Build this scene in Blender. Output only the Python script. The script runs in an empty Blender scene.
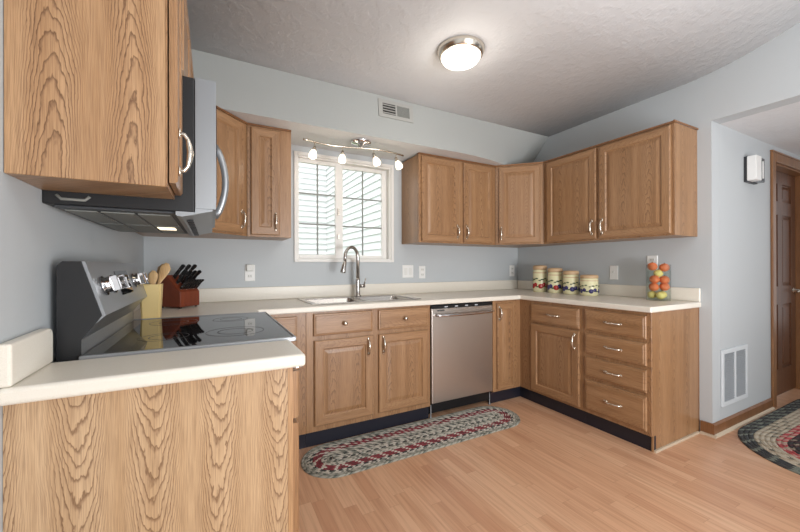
import bpy, bmesh, math, random
from mathutils import Vector, Matrix
random.seed(7)
S = bpy.context.scene
COL = S.collection

# ------------------------------------------------------------------ camera
cam_d = bpy.data.cameras.new('camera')
cam = bpy.data.objects.new('camera', cam_d); COL.objects.link(cam)
cam_d.sensor_width = 36.0; cam_d.lens = 355.147 * 36 / 800; cam_d.clip_start = 0.02
YAW, PITCH, ROLL = 0.4884, 0.0013, -0.0024
cam.matrix_world = (Matrix.Translation((0.398, -2.8904, 1.1671)) @ Matrix.Rotation(-YAW, 4, 'Z')
                    @ Matrix.Rotation(math.pi / 2 + PITCH, 4, 'X') @ Matrix.Rotation(ROLL, 4, 'Z'))
S.camera = cam

# ------------------------------------------------------------------ world, sun, area lights, exposure
wd = bpy.data.worlds.new('overcast_sky'); S.world = wd; wd.use_nodes = True
wd.node_tree.nodes['Background'].inputs[0].default_value = (0.95, 0.98, 1.0, 1)
wd.node_tree.nodes['Background'].inputs[1].default_value = 3.2

def light(name, kind, loc, aim, energy, color=(1, 1, 1), size=1.0, size_y=None, spot=None):
    d = bpy.data.lights.new(name, kind); d.energy = energy; d.color = color
    if kind == 'AREA':
        d.shape = 'RECTANGLE'; d.size = size; d.size_y = size_y or size
    elif kind == 'SUN':
        d.angle = size
    else:
        d.shadow_soft_size = size
    if spot: d.spot_size = spot; d.spot_blend = 0.6
    o = bpy.data.objects.new(name, d); COL.objects.link(o); o.location = loc
    o.rotation_euler = (Vector(aim) - Vector(loc)).to_track_quat('-Z', 'Y').to_euler()
    return o
light('sun', 'SUN', (0, -6, 12), (1.2, -2, 0), 2.4, (1, .96, .9), math.radians(2))
light('rear_fill', 'AREA', (1.7, -5.30, 1.45), (1.7, 0, 1.3), 46, (1, .99, .97), 2.6, 2.1)  # added area lamp for daylight from behind; the rear wall has no opening
light('hall_fill', 'AREA', (6.0, -2.7, 1.3), (0, -2.6, 1.2), 7, (.97, .98, 1.0), 1.4, 1.6)  # added fill lamp inside the hall
light('overhead_fill', 'AREA', (1.9, -3.6, 2.95), (1.9, -3.2, 0), 36, (1, .95, .88), 1.6, 1.6)  # added soft fill under the rear ceiling, not a fixture

light('ceiling_fill', 'AREA', (1.9, -4.3, .9), (1.9, -2.2, 2.7), 120, (.96, .98, 1), 1.3, 1.3)  # fill lamp added behind the camera to brighten the ceiling
S.view_settings.view_transform = 'Standard'; S.view_settings.look = 'None'
S.view_settings.gamma = 1.0; S.view_settings.use_curve_mapping = False
S.view_settings.exposure = -0.36

# ------------------------------------------------------------------ materials
MATS = {}
def srgb(r, g, b):
    f = lambda c: (c / 255 / 12.92) if c / 255 <= .04045 else ((c / 255 + .055) / 1.055) ** 2.4
    return (f(r), f(g), f(b), 1)
def mat(name, color, rough=.5, metal=0.0, **kw):
    m = bpy.data.materials.new(name); m.use_nodes = True
    b = m.node_tree.nodes['Principled BSDF']
    b.inputs['Base Color'].default_value = color; b.inputs['Roughness'].default_value = rough
    b.inputs['Metallic'].default_value = metal
    for k, v in kw.items(): b.inputs[k].default_value = v
    MATS[name] = m; return m
class NT:
    def __init__(s, m): s.t = m.node_tree; s.b = s.t.nodes['Principled BSDF']
    def n(s, ty, **kw):
        x = s.t.nodes.new(ty)
        for k, v in kw.items(): setattr(x, k, v)
        return x
    def link(s, a, b): s.t.links.new(a, b)
    def val(s, sock, v):
        if isinstance(v, bpy.types.NodeSocket): s.link(v, sock)
        else: sock.default_value = v
    def math(s, op, a, b=0.0, c=None):
        x = s.n('ShaderNodeMath', operation=op); s.val(x.inputs[0], a); s.val(x.inputs[1], b)
        if c is not None: s.val(x.inputs[2], c)
        return x.outputs[0]
    def comb(s, x, y, z):
        c = s.n('ShaderNodeCombineXYZ')
        for i, v in enumerate((x, y, z)): s.val(c.inputs[i], v)
        return c.outputs[0]
    def noise(s, vec, scale, detail=2.0, rough=.5):
        x = s.n('ShaderNodeTexNoise'); s.link(vec, x.inputs['Vector'])
        x.inputs['Scale'].default_value = scale; x.inputs['Detail'].default_value = detail
        x.inputs['Roughness'].default_value = rough
        return x.outputs['Fac']
    def ramp(s, fac, stops, interp='LINEAR'):
        r = s.n('ShaderNodeValToRGB'); r.color_ramp.interpolation = interp
        e = r.color_ramp.elements
        while len(e) < len(stops): e.new(.5)
        for i, (p, c) in enumerate(stops): e[i].position = p; e[i].color = c
        s.link(fac, r.inputs[0]); return r.outputs[0]
    def mix(s, fac, a, b, mode='MIX'):
        x = s.n('ShaderNodeMix', data_type='RGBA', blend_type=mode)
        s.val(x.inputs[0], fac); s.val(x.inputs[6], a); s.val(x.inputs[7], b); return x.outputs[2]
    def bump(s, h, strength, dist=.01):
        b = s.n('ShaderNodeBump'); b.inputs['Strength'].default_value = strength
        b.inputs['Distance'].default_value = dist; s.link(h, b.inputs['Height'])
        s.link(b.outputs[0], s.b.inputs['Normal'])

def oak(name, light_c, mid_c, dark_c, horiz=False, period=.19, sign=1, cath=1.0, rough=.36, a=26.0, bq=1700.0, diff=False):
    m = mat(name, mid_c, rough); t = NT(m)
    tc = t.n('ShaderNodeTexCoord'); sp = t.n('ShaderNodeSeparateXYZ'); t.link(tc.outputs['Object'], sp.inputs[0])
    oi = t.n('ShaderNodeObjectInfo').outputs['Random']
    xy = t.math('SUBTRACT' if diff else 'ADD', sp.outputs[0], sp.outputs[1])
    u, v = (sp.outputs[2], xy) if horiz else (xy, sp.outputs[2])
    u = t.math('ADD', u, t.math('MULTIPLY', oi, 3.7)); v = t.math('ADD', v, t.math('MULTIPLY', oi, 9.1))
    n1 = t.noise(t.comb(t.math('MULTIPLY', u, 6.0), t.math('MULTIPLY', v, 2.2), 0.0), 1.0, 2)
    n2 = t.noise(t.comb(t.math('MULTIPLY', u, 45.0), t.math('MULTIPLY', v, 14.0), 0.0), 1.0, 3)
    uu = t.math('ADD', u, t.math('MULTIPLY', t.math('SUBTRACT', n1, .5), .05))
    w = t.math('MULTIPLY', t.math('SUBTRACT', t.math('FRACT', t.math('DIVIDE', uu, period)), .5), period)
    w2 = t.math('MULTIPLY', w, w)
    F = t.math('ADD', t.math('MULTIPLY', v, a), t.math('MULTIPLY', w2, bq * sign))
    n3 = t.noise(t.comb(t.math('MULTIPLY', u, 150.0), t.math('MULTIPLY', v, 40.0), 0.0), 1.0, 2)
    F = t.math('ADD', F, t.math('ADD', t.math('MULTIPLY', n2, 1.7), t.math('MULTIPLY', n3, .55))); F = t.math('ADD', F, t.math('MULTIPLY', n1, 5.0))
    fr = t.math('FRACT', F)
    line = t.ramp(fr, [(0, (0, 0, 0, 1)), (.62, (.12, .12, .12, 1)), (.9, (1, 1, 1, 1)), (1.0, (0, 0, 0, 1))])
    mask = t.ramp(t.math('ABSOLUTE', w), [(0, (.85, .85, .85, 1)), (.034, (1, 1, 1, 1)), (.055, (.32, .32, .32, 1)), (.08, (.08, .08, .08, 1))])
    pores = t.noise(t.comb(t.math('MULTIPLY', u, 420.0), t.math('MULTIPLY', v, 9.0), 0.0), 1.0, 2, .6)
    pore = t.ramp(pores, [(.42, (0, 0, 0, 1)), (.68, (1, 1, 1, 1))])
    broad = t.noise(t.comb(t.math('MULTIPLY', u, 22.0), t.math('MULTIPLY', v, .8), 0.0), 1.0, 2)
    base = t.mix(t.ramp(broad, [(.3, (0, 0, 0, 1)), (.7, (1, 1, 1, 1))]), light_c, mid_c)
    lm = t.math('MULTIPLY', t.math('MULTIPLY', line, mask), .62 * cath)
    c = t.mix(lm, base, dark_c)
    c = t.mix(t.math('MULTIPLY', pore, .42), c, dark_c)
    t.link(c, t.b.inputs['Base Color'])
    t.b.inputs['Coat Weight'].default_value = .12; t.b.inputs['Coat Roughness'].default_value = .3
    t.bump(pore, .06, .002)
    return m
OL, OM, OD = srgb(174, 135, 98), srgb(154, 115, 79), srgb(82, 54, 34)
oak('oak_vertical', OL, OM, OD, cath=1.0, period=.17, a=15, bq=2500)
oak('oak_diagonal', OL, OM, OD, cath=.75, period=.17, diff=True)
oak('oak_diagonal_rail', OL, OM, OD, horiz=True, cath=.5, period=.21, diff=True)
oak('oak_horizontal', OL, OM, OD, horiz=True, cath=.5, period=.21)
oak('oak_peaks_lit', srgb(186, 149, 111), srgb(165, 126, 88), srgb(92, 58, 34), sign=1, period=.15, a=14, bq=2500, cath=1.55)  # same oak as the doors, stronger light on this panel put into the colour
oak('oak_valleys_lit', srgb(206, 175, 139), srgb(189, 156, 119), srgb(106, 72, 46), sign=-1, period=.148, a=20, bq=2300, cath=1.5)  # door oak again, paler because the light on the near panel is painted in
oak('oak_plain', srgb(190, 150, 110), srgb(172, 132, 92), OD, cath=.15)
oak('oak_trim_dark', srgb(150, 106, 68), srgb(128, 86, 52), srgb(70, 42, 24), cath=.3)
oak('oak_baseboard', srgb(140, 96, 62), srgb(120, 80, 50), srgb(84, 52, 30), horiz=False, cath=.2)
oak('door_oak', srgb(112, 72, 46), srgb(92, 56, 36), srgb(46, 27, 17), cath=.6)
oak('cherry_block', srgb(142, 68, 38), srgb(118, 50, 27), srgb(84, 30, 16), cath=.3)
oak('beech', srgb(226, 190, 140), srgb(214, 174, 122), srgb(170, 120, 76), cath=.1)

def plaster(name, c, bump, scale, rough=.7):
    m = mat(name, c, rough); t = NT(m); tc = t.n('ShaderNodeTexCoord')
    n = t.noise(tc.outputs['Object'], scale, 3, .6)
    t.bump(t.ramp(n, [(.45, (0, 0, 0, 1)), (.62, (1, 1, 1, 1))]), bump, .004)
plaster('wall_paint', srgb(186, 191, 194), .04, 60, .55)
plaster('wall_paint_shaded', srgb(168, 171, 169), .04, 60, .55)  # same paint as the walls, darkened to put the soffit's shade in the colour
plaster('ceiling_paint', srgb(212, 213, 215), .25, 20)

def floor_mat():
    m = mat('laminate_floor', srgb(200, 150, 115), .3); t = NT(m)
    tc = t.n('ShaderNodeTexCoord'); sp = t.n('ShaderNodeSeparateXYZ'); t.link(tc.outputs['Object'], sp.inputs[0])
    px = t.math('DIVIDE', sp.outputs[0], .064); ix = t.math('FLOOR', px)
    wn = t.n('ShaderNodeTexWhiteNoise', noise_dimensions='1D'); t.link(ix, wn.inputs['W'])
    py = t.math('ADD', t.math('DIVIDE', sp.outputs[1], .62), t.math('MULTIPLY', wn.outputs[0], 7.3)); iy = t.math('FLOOR', py)
    wn2 = t.n('ShaderNodeTexWhiteNoise', noise_dimensions='2D'); t.link(t.comb(ix, iy, 0.0), wn2.inputs['Vector'])
    r = wn2.outputs[0]
    base = t.ramp(r, [(0, srgb(198, 150, 118)), (.35, srgb(207, 162, 129)), (.7, srgb(212, 167, 134)), (1, srgb(218, 177, 144))])
    g = t.noise(t.comb(t.math('MULTIPLY', sp.outputs[0], 70.0), t.math('MULTIPLY', sp.outputs[1], 3.0), t.math('MULTIPLY', r, 30.0)), 1.0, 3)
    c = t.mix(t.math('MULTIPLY', t.ramp(g, [(.42, (0, 0, 0, 1)), (.72, (1, 1, 1, 1))]), .38), base, srgb(150, 98, 68))
    ex = t.math('ABSOLUTE', t.math('SUBTRACT', t.math('FRACT', px), .5)); ey = t.math('ABSOLUTE', t.math('SUBTRACT', t.math('FRACT', py), .5))
    gap = t.math('MAXIMUM', t.math('GREATER_THAN', ex, .485), t.math('GREATER_THAN', ey, .498))
    c = t.mix(t.math('MULTIPLY', gap, .22), c, srgb(110, 70, 46))
    t.link(c, t.b.inputs['Base Color'])
floor_mat()
def brushed(name, c, rough, horiz=False):
    m = mat(name, c, rough, 1.0); t = NT(m); tc = t.n('ShaderNodeTexCoord')
    mp = t.n('ShaderNodeMapping'); t.link(tc.outputs['Object'], mp.inputs[0])
    mp.inputs['Scale'].default_value = (3, 3, 400) if horiz else (300, 300, 3)
    n = t.noise(mp.outputs[0], 1.0, 2); t.bump(n, .05, .001)
brushed('stainless', srgb(190, 186, 182), .27, True)
brushed('stainless_door', srgb(204, 197, 190), .36, True)
mat('silver_panel', srgb(160, 163, 167), .35, .75)
mat('nickel', srgb(218, 210, 198), .22, 1.0)
mat('chrome', srgb(225, 225, 228), .1, 1.0)
mat('black_glass', srgb(14, 14, 16), .03, 0, **{'Specular IOR Level': .9})
mat('black_enamel', srgb(22, 23, 26), .5)
mat('dark_grey', srgb(62, 64, 68), .45)
mat('black_plastic', srgb(22, 22, 24), .35)
mat('toe_vinyl', srgb(30, 31, 42), .35)
mat('caulk', srgb(196, 180, 158), .6)
mat('white_plastic', srgb(232, 232, 230), .4)
mat('ivory_plastic', srgb(222, 222, 218), .4)
mat('white_vinyl', srgb(228, 226, 222), .4)
mat('vent_grey', srgb(132, 134, 130), .5)
mat('register_paint', srgb(168, 168, 164), .5)
mat('vent_dark', srgb(40, 40, 38), .7)
mat('louvre_grey', srgb(150, 155, 160), .5)
mat('grille_white', srgb(205, 210, 214), .5)
mat('crock_yellow', srgb(232, 205, 142), .4)
mat('tan_lid', srgb(196, 164, 128), .45)
mat('cream_glaze', srgb(224, 218, 178), .25)
mat('green_leaf', srgb(62, 84, 48), .35)
mat('red_glaze', srgb(168, 44, 44), .25)
mat('blue_glaze', srgb(56, 54, 104), .25)
mat('orange_fruit', srgb(222, 120, 74), .6)
mat('lemon_fruit', srgb(226, 208, 128), .6)
mat('mirror_grey', srgb(120, 124, 128), .2, .8)
mat('siding_white', srgb(226, 226, 226), .6)
mat('grass_ground', srgb(90, 110, 70), .9)
mat('sticker_grey', srgb(180, 184, 190), .5)
def laminate():
    m = mat('cream_laminate', srgb(228, 222, 210), .33); t = NT(m); tc = t.n('ShaderNodeTexCoord')
    n = t.noise(tc.outputs['Object'], 700, 2); c = t.ramp(n, [(.35, srgb(222, 215, 202)), (.6, srgb(232, 227, 216))])
    t.link(c, t.b.inputs['Base Color'])
laminate()
def emit(name, c, s):
    m = mat(name, c, .4); b = m.node_tree.nodes['Principled BSDF']
    b.inputs['Emission Color'].default_value = c; b.inputs['Emission Strength'].default_value = s
emit('lit_dome', (1, .97, .92, 1), 2.6)
emit('lit_bulb', (1, .9, .74, 1), 2.2)
emit('lit_hood_lamp', (1, .85, .6, 1), 2.2)
def glass(name, tint, refl):
    m = bpy.data.materials.new(name); m.use_nodes = True; nt = m.node_tree; nt.nodes.clear()
    o = nt.nodes.new('ShaderNodeOutputMaterial'); mx = nt.nodes.new('ShaderNodeMixShader')
    tr = nt.nodes.new('ShaderNodeBsdfTransparent'); gl = nt.nodes.new('ShaderNodeBsdfGlossy'); fr = nt.nodes.new('ShaderNodeLayerWeight')
    mul = nt.nodes.new('ShaderNodeMath'); mul.operation = 'MULTIPLY'; mul.inputs[1].default_value = refl
    tr.inputs[0].default_value = tint; gl.inputs['Roughness'].default_value = .02; fr.inputs[0].default_value = .35; pw = nt.nodes.new('ShaderNodeMath'); pw.operation = 'POWER'; pw.inputs[1].default_value = 2.5
    nt.links.new(fr.outputs[1], pw.inputs[0]); nt.links.new(pw.outputs[0], mul.inputs[0]); nt.links.new(mul.outputs[0], mx.inputs[0])
    nt.links.new(tr.outputs[0], mx.inputs[1]); nt.links.new(gl.outputs[0], mx.inputs[2]); nt.links.new(mx.outputs[0], o.inputs[0])
    MATS[name] = m
glass('window_glass', (.97, .98, .98, 1), .4)
glass('jar_glass', (.93, .96, .95, 1), 1.1)
def braid(name, cols, n_per_m):
    m = mat(name, cols[0], .9); t = NT(m); uv = t.n('ShaderNodeUVMap').outputs[0]
    sp = t.n('ShaderNodeSeparateXYZ'); t.link(uv, sp.inputs[0])
    ph = t.math('ADD', t.math('MULTIPLY', sp.outputs[0], n_per_m), t.math('MULTIPLY', t.math('ABSOLUTE', t.math('SUBTRACT', sp.outputs[1], .5)), 2.6))
    wn = t.n('ShaderNodeTexWhiteNoise', noise_dimensions='1D'); t.link(t.math('FLOOR', ph), wn.inputs['W'])
    k = t.math('ADD', t.math('MULTIPLY', t.math('FRACT', t.math('DIVIDE', t.math('FLOOR', ph), float(len(cols)))), .92), t.math('MULTIPLY', wn.outputs[0], .04))
    st = [((i / len(cols)) if i else 0, c) for i, c in enumerate(cols)]
    c = t.ramp(t.math('ADD', k, .03), st, 'CONSTANT')
    fb = t.noise(t.n('ShaderNodeTexCoord').outputs['Object'], 300, 2)
    c = t.mix(t.math('MULTIPLY', fb, .25), c, srgb(120, 116, 110))
    t.link(c, t.b.inputs['Base Color'])
    h = t.math('SINE', t.math('MULTIPLY', t.math('FRACT', ph), math.pi)); t.bump(h, .5, .006)
GY, WH, BK, MR, TN = srgb(128, 130, 120), srgb(214, 208, 196), srgb(44, 46, 48), srgb(142, 40, 56), srgb(176, 160, 138)
braid('braid_grey', [GY, srgb(168, 166, 154), srgb(84, 90, 82)], 62)
braid('braid_pale', [WH, GY, srgb(196, 192, 180), srgb(96, 100, 94)], 66)
braid('braid_maroon', [MR, WH, MR, srgb(110, 34, 46), GY], 62)
braid('braid_dot', [WH, BK, srgb(160, 164, 156)], 58)
braid('braid_black', [BK, srgb(116, 122, 112), srgb(36, 40, 46), srgb(52, 56, 58)], 36)
braid('braid_tan', [TN, srgb(196, 184, 164), srgb(110, 106, 92)], 36)
braid('braid_pink', [srgb(196, 150, 140), srgb(176, 60, 66), TN], 36)
braid('braid_wine', [srgb(70, 20, 30), srgb(30, 26, 30), srgb(150, 134, 116)], 36)

# ------------------------------------------------------------------ mesh helpers
class MB:
    """collects shapes given in world coordinates (through matrix M); build() makes one mesh object"""
    def __init__(s, M=None): s.bm = bmesh.new(); s.M = M or Matrix(); s.slots = []; s.uvl = None
    def mi(s, m):
        if m not in s.slots: s.slots.append(m)
        return s.slots.index(m)
    def v(s, p): return s.bm.verts.new(s.M @ Vector(p))
    def face(s, vs, m, smooth=False):
        f = s.bm.faces.new(vs); f.material_index = s.mi(m); f.smooth = smooth; return f
    def box(s, x0, x1, y0, y1, z0, z1, m):
        c = [s.v((x, y, z)) for x in (x0, x1) for y in (y0, y1) for z in (z0, z1)]
        for q in ((0, 1, 3, 2), (4, 6, 7, 5), (0, 4, 5, 1), (2, 3, 7, 6), (0, 2, 6, 4), (1, 5, 7, 3)):
            s.face([c[i] for i in q], m)
    def prism(s, pts, axis, a0, a1, m, smooth=False):
        """pts: 2D polygon in the other two axes (in xyz order)"""
        def mk(p, a):
            q = list(p); q.insert('xyz'.index(axis), a); return s.v(q)
        A = [mk(p, a0) for p in pts]; B = [mk(p, a1) for p in pts]; n = len(pts)
        s.face(A[::-1], m); s.face(B, m)
        for i in range(n): s.face([A[i], A[(i + 1) % n], B[(i + 1) % n], B[i]], m, smooth)
    def loft(s, rings, m, caps=True, smooth=True, closed=True):
        R = [[s.v(p) for p in r] for r in rings]; n = len(R[0])
        for a, b in zip(R, R[1:]):
            for i in range(n if closed else n - 1):
                s.face([a[i], a[(i + 1) % n], b[(i + 1) % n], b[i]], m, smooth)
        if caps: s.face(R[0][::-1], m); s.face(R[-1], m)
        return R
    def lathe(s, prof, c, m, axis='z', n=28, smooth=True, caps=True):
        rings = []
        for r, h in prof:
            ring = []
            for i in range(n):
                a = 2 * math.pi * i / n; p = [r * math.cos(a), r * math.sin(a)]
                p.insert('xyz'.index(axis), h); ring.append((c[0] + p[0], c[1] + p[1], c[2] + p[2]))
            rings.append(ring)
        s.loft(rings, m, caps, smooth)
    def tube(s, path, r, m, n=10, caps=True, flat=1.0):
        P = [Vector(p) for p in path]; rr = r if isinstance(r, (list, tuple)) else [r] * len(P)
        rings = []; up = None
        for i, p in enumerate(P):
            t = (P[min(i + 1, len(P) - 1)] - P[max(i - 1, 0)]).normalized()
            if up is None:
                up = Vector((0, 0, 1)) if abs(t.z) < .9 else Vector((1, 0, 0))
            a = t.cross(up).normalized(); b = a.cross(t).normalized(); up = b
            rings.append([p + (a * math.cos(2 * math.pi * k / n) + b * math.sin(2 * math.pi * k / n) * flat) * rr[i] for k in range(n)])
        s.loft(rings, m, caps)
    def sphere(s, c, r, m, nu=16, nv=10, sq=(1, 1, 1)):
        prof = [(max(r * math.sin(math.pi * k / nv), .0004), -r * math.cos(math.pi * k / nv)) for k in range(nv + 1)]
        rings = [[(c[0] + q * math.cos(2 * math.pi * i / nu) * sq[0], c[1] + q * math.sin(2 * math.pi * i / nu) * sq[1], c[2] + h * sq[2]) for i in range(nu)] for q, h in prof]
        s.loft(rings, m)
    def rings_rect(s, w, h, steps, mats, t_back=0.0, ox=0, oz=0):
        """front-facing (-y) panel made of concentric rectangles; steps=[(inset, y)]"""
        L = []
        for ins, y in steps:
            L.append([s.v(p) for p in ((ox + ins, y, oz + ins), (ox + w - ins, y, oz + ins), (ox + w - ins, y, oz + h - ins), (ox + ins, y, oz + h - ins))])
        for k, (a, b) in enumerate(zip(L, L[1:])):
            for i in range(4):
                mm = mats[k]; mm = mm if isinstance(mm, str) else mm[i % 2]
                s.face([a[i], a[(i + 1) % 4], b[(i + 1) % 4], b[i]], mm)
        mm = mats[len(steps) - 1]
        s.face(L[-1], mm if isinstance(mm, str) else mm[1])
        bk = [s.v(p) for p in ((ox, t_back, oz), (ox + w, t_back, oz), (ox + w, t_back, oz + h), (ox, t_back, oz + h))]
        for i in range(4): s.face([bk[i], bk[(i + 1) % 4], L[0][(i + 1) % 4], L[0][i]], mats[0] if isinstance(mats[0], str) else mats[0][i % 2])
        s.face(bk[::-1], mm if isinstance(mm, str) else mm[1])
    def cells(s, xs, ys, inside, z0, z1, m):
        """slab with holes: inside(i,j) says whether the cell is solid"""
        V = {}
        def vv(i, j, z):
            if (i, j, z) not in V: V[(i, j, z)] = s.v((xs[i], ys[j], z))
            return V[(i, j, z)]
        ok = lambda i, j: 0 <= i < len(xs) - 1 and 0 <= j < len(ys) - 1 and inside(i, j)
        for i in range(len(xs) - 1):
            for j in range(len(ys) - 1):
                if not ok(i, j): continue
                s.face([vv(i, j, z1), vv(i + 1, j, z1), vv(i + 1, j + 1, z1), vv(i, j + 1, z1)], m)
                s.face([vv(i, j, z0), vv(i, j + 1, z0), vv(i + 1, j + 1, z0), vv(i + 1, j, z0)], m)
                for di, dj, a, b in ((-1, 0, (i, j + 1), (i, j)), (1, 0, (i + 1, j), (i + 1, j + 1)), (0, -1, (i, j), (i + 1, j)), (0, 1, (i + 1, j + 1), (i, j + 1))):
                    if not ok(i + di, j + dj):
                        s.face([vv(*a, z0), vv(*b, z0), vv(*b, z1), vv(*a, z1)], m)
    def build(s, name, parent=None, origin=None, bevel=0, seg=2, normals=True, angle=35):
        me = bpy.data.meshes.new(name)
        if normals: bmesh.ops.recalc_face_normals(s.bm, faces=s.bm.faces)
        if origin is None:
            origin = parent_world(parent) if parent else Vector((0, 0, 0))
        origin = Vector(origin)
        bmesh.ops.translate(s.bm, verts=s.bm.verts, vec=-origin)
        s.bm.to_mesh(me); s.bm.free()
        for m in s.slots: me.materials.append(MATS[m])
        o = bpy.data.objects.new(name, me); COL.objects.link(o)
        if parent: o.parent = parent; o.location = origin - parent_world(parent)
        else: o.location = origin
        if bevel:
            b = o.modifiers.new('bevel', 'BEVEL'); b.width = bevel; b.segments = seg; b.limit_method = 'ANGLE'; b.angle_limit = math.radians(angle); b.harden_normals = False
        return o
def parent_world(o):
    p = Vector((0, 0, 0))
    while o is not None: p += Vector(o.location); o = o.parent
    return p
def tag(o, label, cat, group=None):
    o['label'] = label; o['category'] = cat
    if group: o['group'] = group
    return o
def thing(name, loc, label, cat, group=None):
    o = bpy.data.objects.new(name, None); COL.objects.link(o); o.location = loc; o.empty_display_size = .05
    return tag(o, label, cat, group)
def struct(o, label=None):
    o['kind'] = 'structure'
    if label: o['label'] = label
    return o
def quick(name, m, parent=None, **k):
    mb = MB(); mb.box(*k.pop('b'), m); return mb.build(name, parent, **k)

# ------------------------------------------------------------------ room shell
W = 3.424; H = 2.479; ZS = 2.136; YO = -1.7456; ZH = 2.16; T = .12
YR = -5.4; XE = 6.3
mb = MB(); mb.box(-.14, XE + .1, YR - .1, .14, -.1, 0, 'laminate_floor'); struct(mb.build('floor'))
# left wall
struct(quick('wall_left', 'wall_paint', b=(-T, 0, YR, 0, 0, 4.1)))
# back wall with window opening
WX0, WX1, WZ0, WZ1 = .995, 1.848, 1.222, 2.07
mb = MB()
mb.cells([-T, WX0, WX1, W + T], [0, WZ0, WZ1, H], lambda i, j: not (i == 1 and j == 1), 0, T, 'wall_paint')
mb2 = MB(Matrix.Identity(4)); mb.bm.transform(Matrix(((1, 0, 0, 0), (0, 0, 1, 0), (0, 1, 0, 0), (0, 0, 0, 1))))
struct(mb.build('wall_back'))
# right wall: solid part, header above the opening, part beyond it
mb = MB(); mb.box(W, W + T, YO + T, 0, 0, H + .02, 'wall_paint'); mb.box(W, W + .001 + T, YO, YO + T, 0, H + .04, 'wall_paint'); mb.box(W, W + T, -3.7, YO, ZH, 3.35, 'wall_paint')
mb.box(W, W + T, YR, -3.7, 0, 4.1, 'wall_paint'); struct(mb.build('wall_right'))
# hall wall (faces the camera) with door opening
DX0, DX1, DZ = 4.50, 5.31, 2.03
mb = MB(); mb.box(W + T + .002, DX0, YO, YO + T, 0, ZH, 'wall_paint'); mb.box(DX1, XE, YO, YO + T, 0, ZH, 'wall_paint'); mb.box(DX0, DX1, YO, YO + T, DZ, ZH, 'wall_paint')
struct(mb.build('wall_hall'))
struct(quick('wall_hall_end', 'wall_paint', b=(XE, XE + T, -3.8, YO, 0, ZH)))
struct(quick('wall_hall_near', 'wall_paint', b=(W + T, XE, -3.82, -3.7, 0, ZH)))
struct(quick('wall_rear', 'wall_paint', b=(-T, W + T, YR - T, YR, 0, 4.1)))
# ceilings
mb = MB()
sl = .34; y1 = -1.76
def ceil_z(y):      # flat over the kitchen, curving up into the raised ceiling of the room behind
    if y > -1.55: return H
    if y > -2.15: return H + sl * (-1.55 - y) ** 2 / 1.2
    return H + sl * .3 + sl * (-2.15 - y)
cyy = [.14, -.5, -1.0, -1.5] + [-1.55 - .05 * k for k in range(13)] + [-2.6, -3.6, YR - .1]
lo = [[mb.v((x, y, ceil_z(y))) for x in (-.14, W + .14)] for y in cyy]; hi = [[mb.v((x, y, ceil_z(y) + .1)) for x in (-.14, W + .14)] for y in cyy]
for A_, f_ in ((lo, True), (hi, False)):
    for a_, b_ in zip(A_, A_[1:]): mb.face([a_[0], a_[1], b_[1], b_[0]], 'ceiling_paint', f_)
for k in (0, 1):
    for i in range(len(cyy) - 1): mb.face([lo[i][k], lo[i + 1][k], hi[i + 1][k], hi[i][k]], 'ceiling_paint')
mb.face(lo[0] + hi[0][::-1], 'ceiling_paint'); mb.face(lo[-1] + hi[-1][::-1], 'ceiling_paint')
struct(mb.build('ceiling'))
struct(quick('ceiling_hall', 'ceiling_paint', b=(W + T + .001, XE + .1, -3.8, YO + T, ZH, ZH + .1)))
# soffit over the window wall: its face twists back at the right end
def soff_y(x):      # lower edge of the face
    return -.46 + (0 if x < 2.2 else .37 * ((x - 2.2) / (W - 2.2)) ** 2.2)
NX, NZ = 28, 6
mb = MB(); G = [[mb.v((W * i / NX, -.42 + (soff_y(W * i / NX) + .42) * k / NZ, H - .0005 + (ZS - H + .0005) * k / NZ)) for k in range(NZ + 1)] for i in range(NX + 1)]
bk = [[mb.v((W * i / NX, -.0005, z)) for z in (H - .0005, ZS)] for i in range(NX + 1)]
for i in range(NX):
    for k in range(NZ): mb.face([G[i][k], G[i + 1][k], G[i + 1][k + 1], G[i][k + 1]], 'wall_paint_shaded', True)
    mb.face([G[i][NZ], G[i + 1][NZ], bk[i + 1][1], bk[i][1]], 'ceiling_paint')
    mb.face([G[i][0], G[i + 1][0], bk[i + 1][0], bk[i][0]], 'wall_paint_shaded'); mb.face([bk[i][0], bk[i + 1][0], bk[i + 1][1], bk[i][1]], 'wall_paint_shaded')
for i in (0, NX): mb.face(G[i] + [bk[i][1], bk[i][0]], 'wall_paint_shaded')
for e_ in mb.bm.edges:
    if len(e_.link_faces) == 2 and e_.link_faces[0].smooth != e_.link_faces[1].smooth: e_.smooth = False
struct(mb.build('trim_1'), 'painted soffit box running above the window wall')
# baseboards
mb = MB(); mb.prism([(YO - .013, .0), (YO - .013, .075), (YO - .004, .088), (YO - .0005, .088), (YO - .0005, 0)], 'x', W + .0005, 4.435, 'oak_baseboard')
mb.prism([(YO - .028, 0), (YO - .024, .012), (YO - .0135, .018), (YO - .0135, 0)], 'x', W + .0005, 4.435, 'caulk')
struct(mb.build('baseboard_hall'))
mb = MB(); mb.box(W - .013, W, YO - .013, -1.682, 0, .088, 'oak_baseboard'); mb.box(W - .026, W - .0135, YO - .028, -1.684, 0, .016, 'caulk'); mb.box(W - .0135, W, YO - .028, YO - .0135, 0, .016, 'caulk')
struct(mb.build('baseboard_right'))

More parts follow.
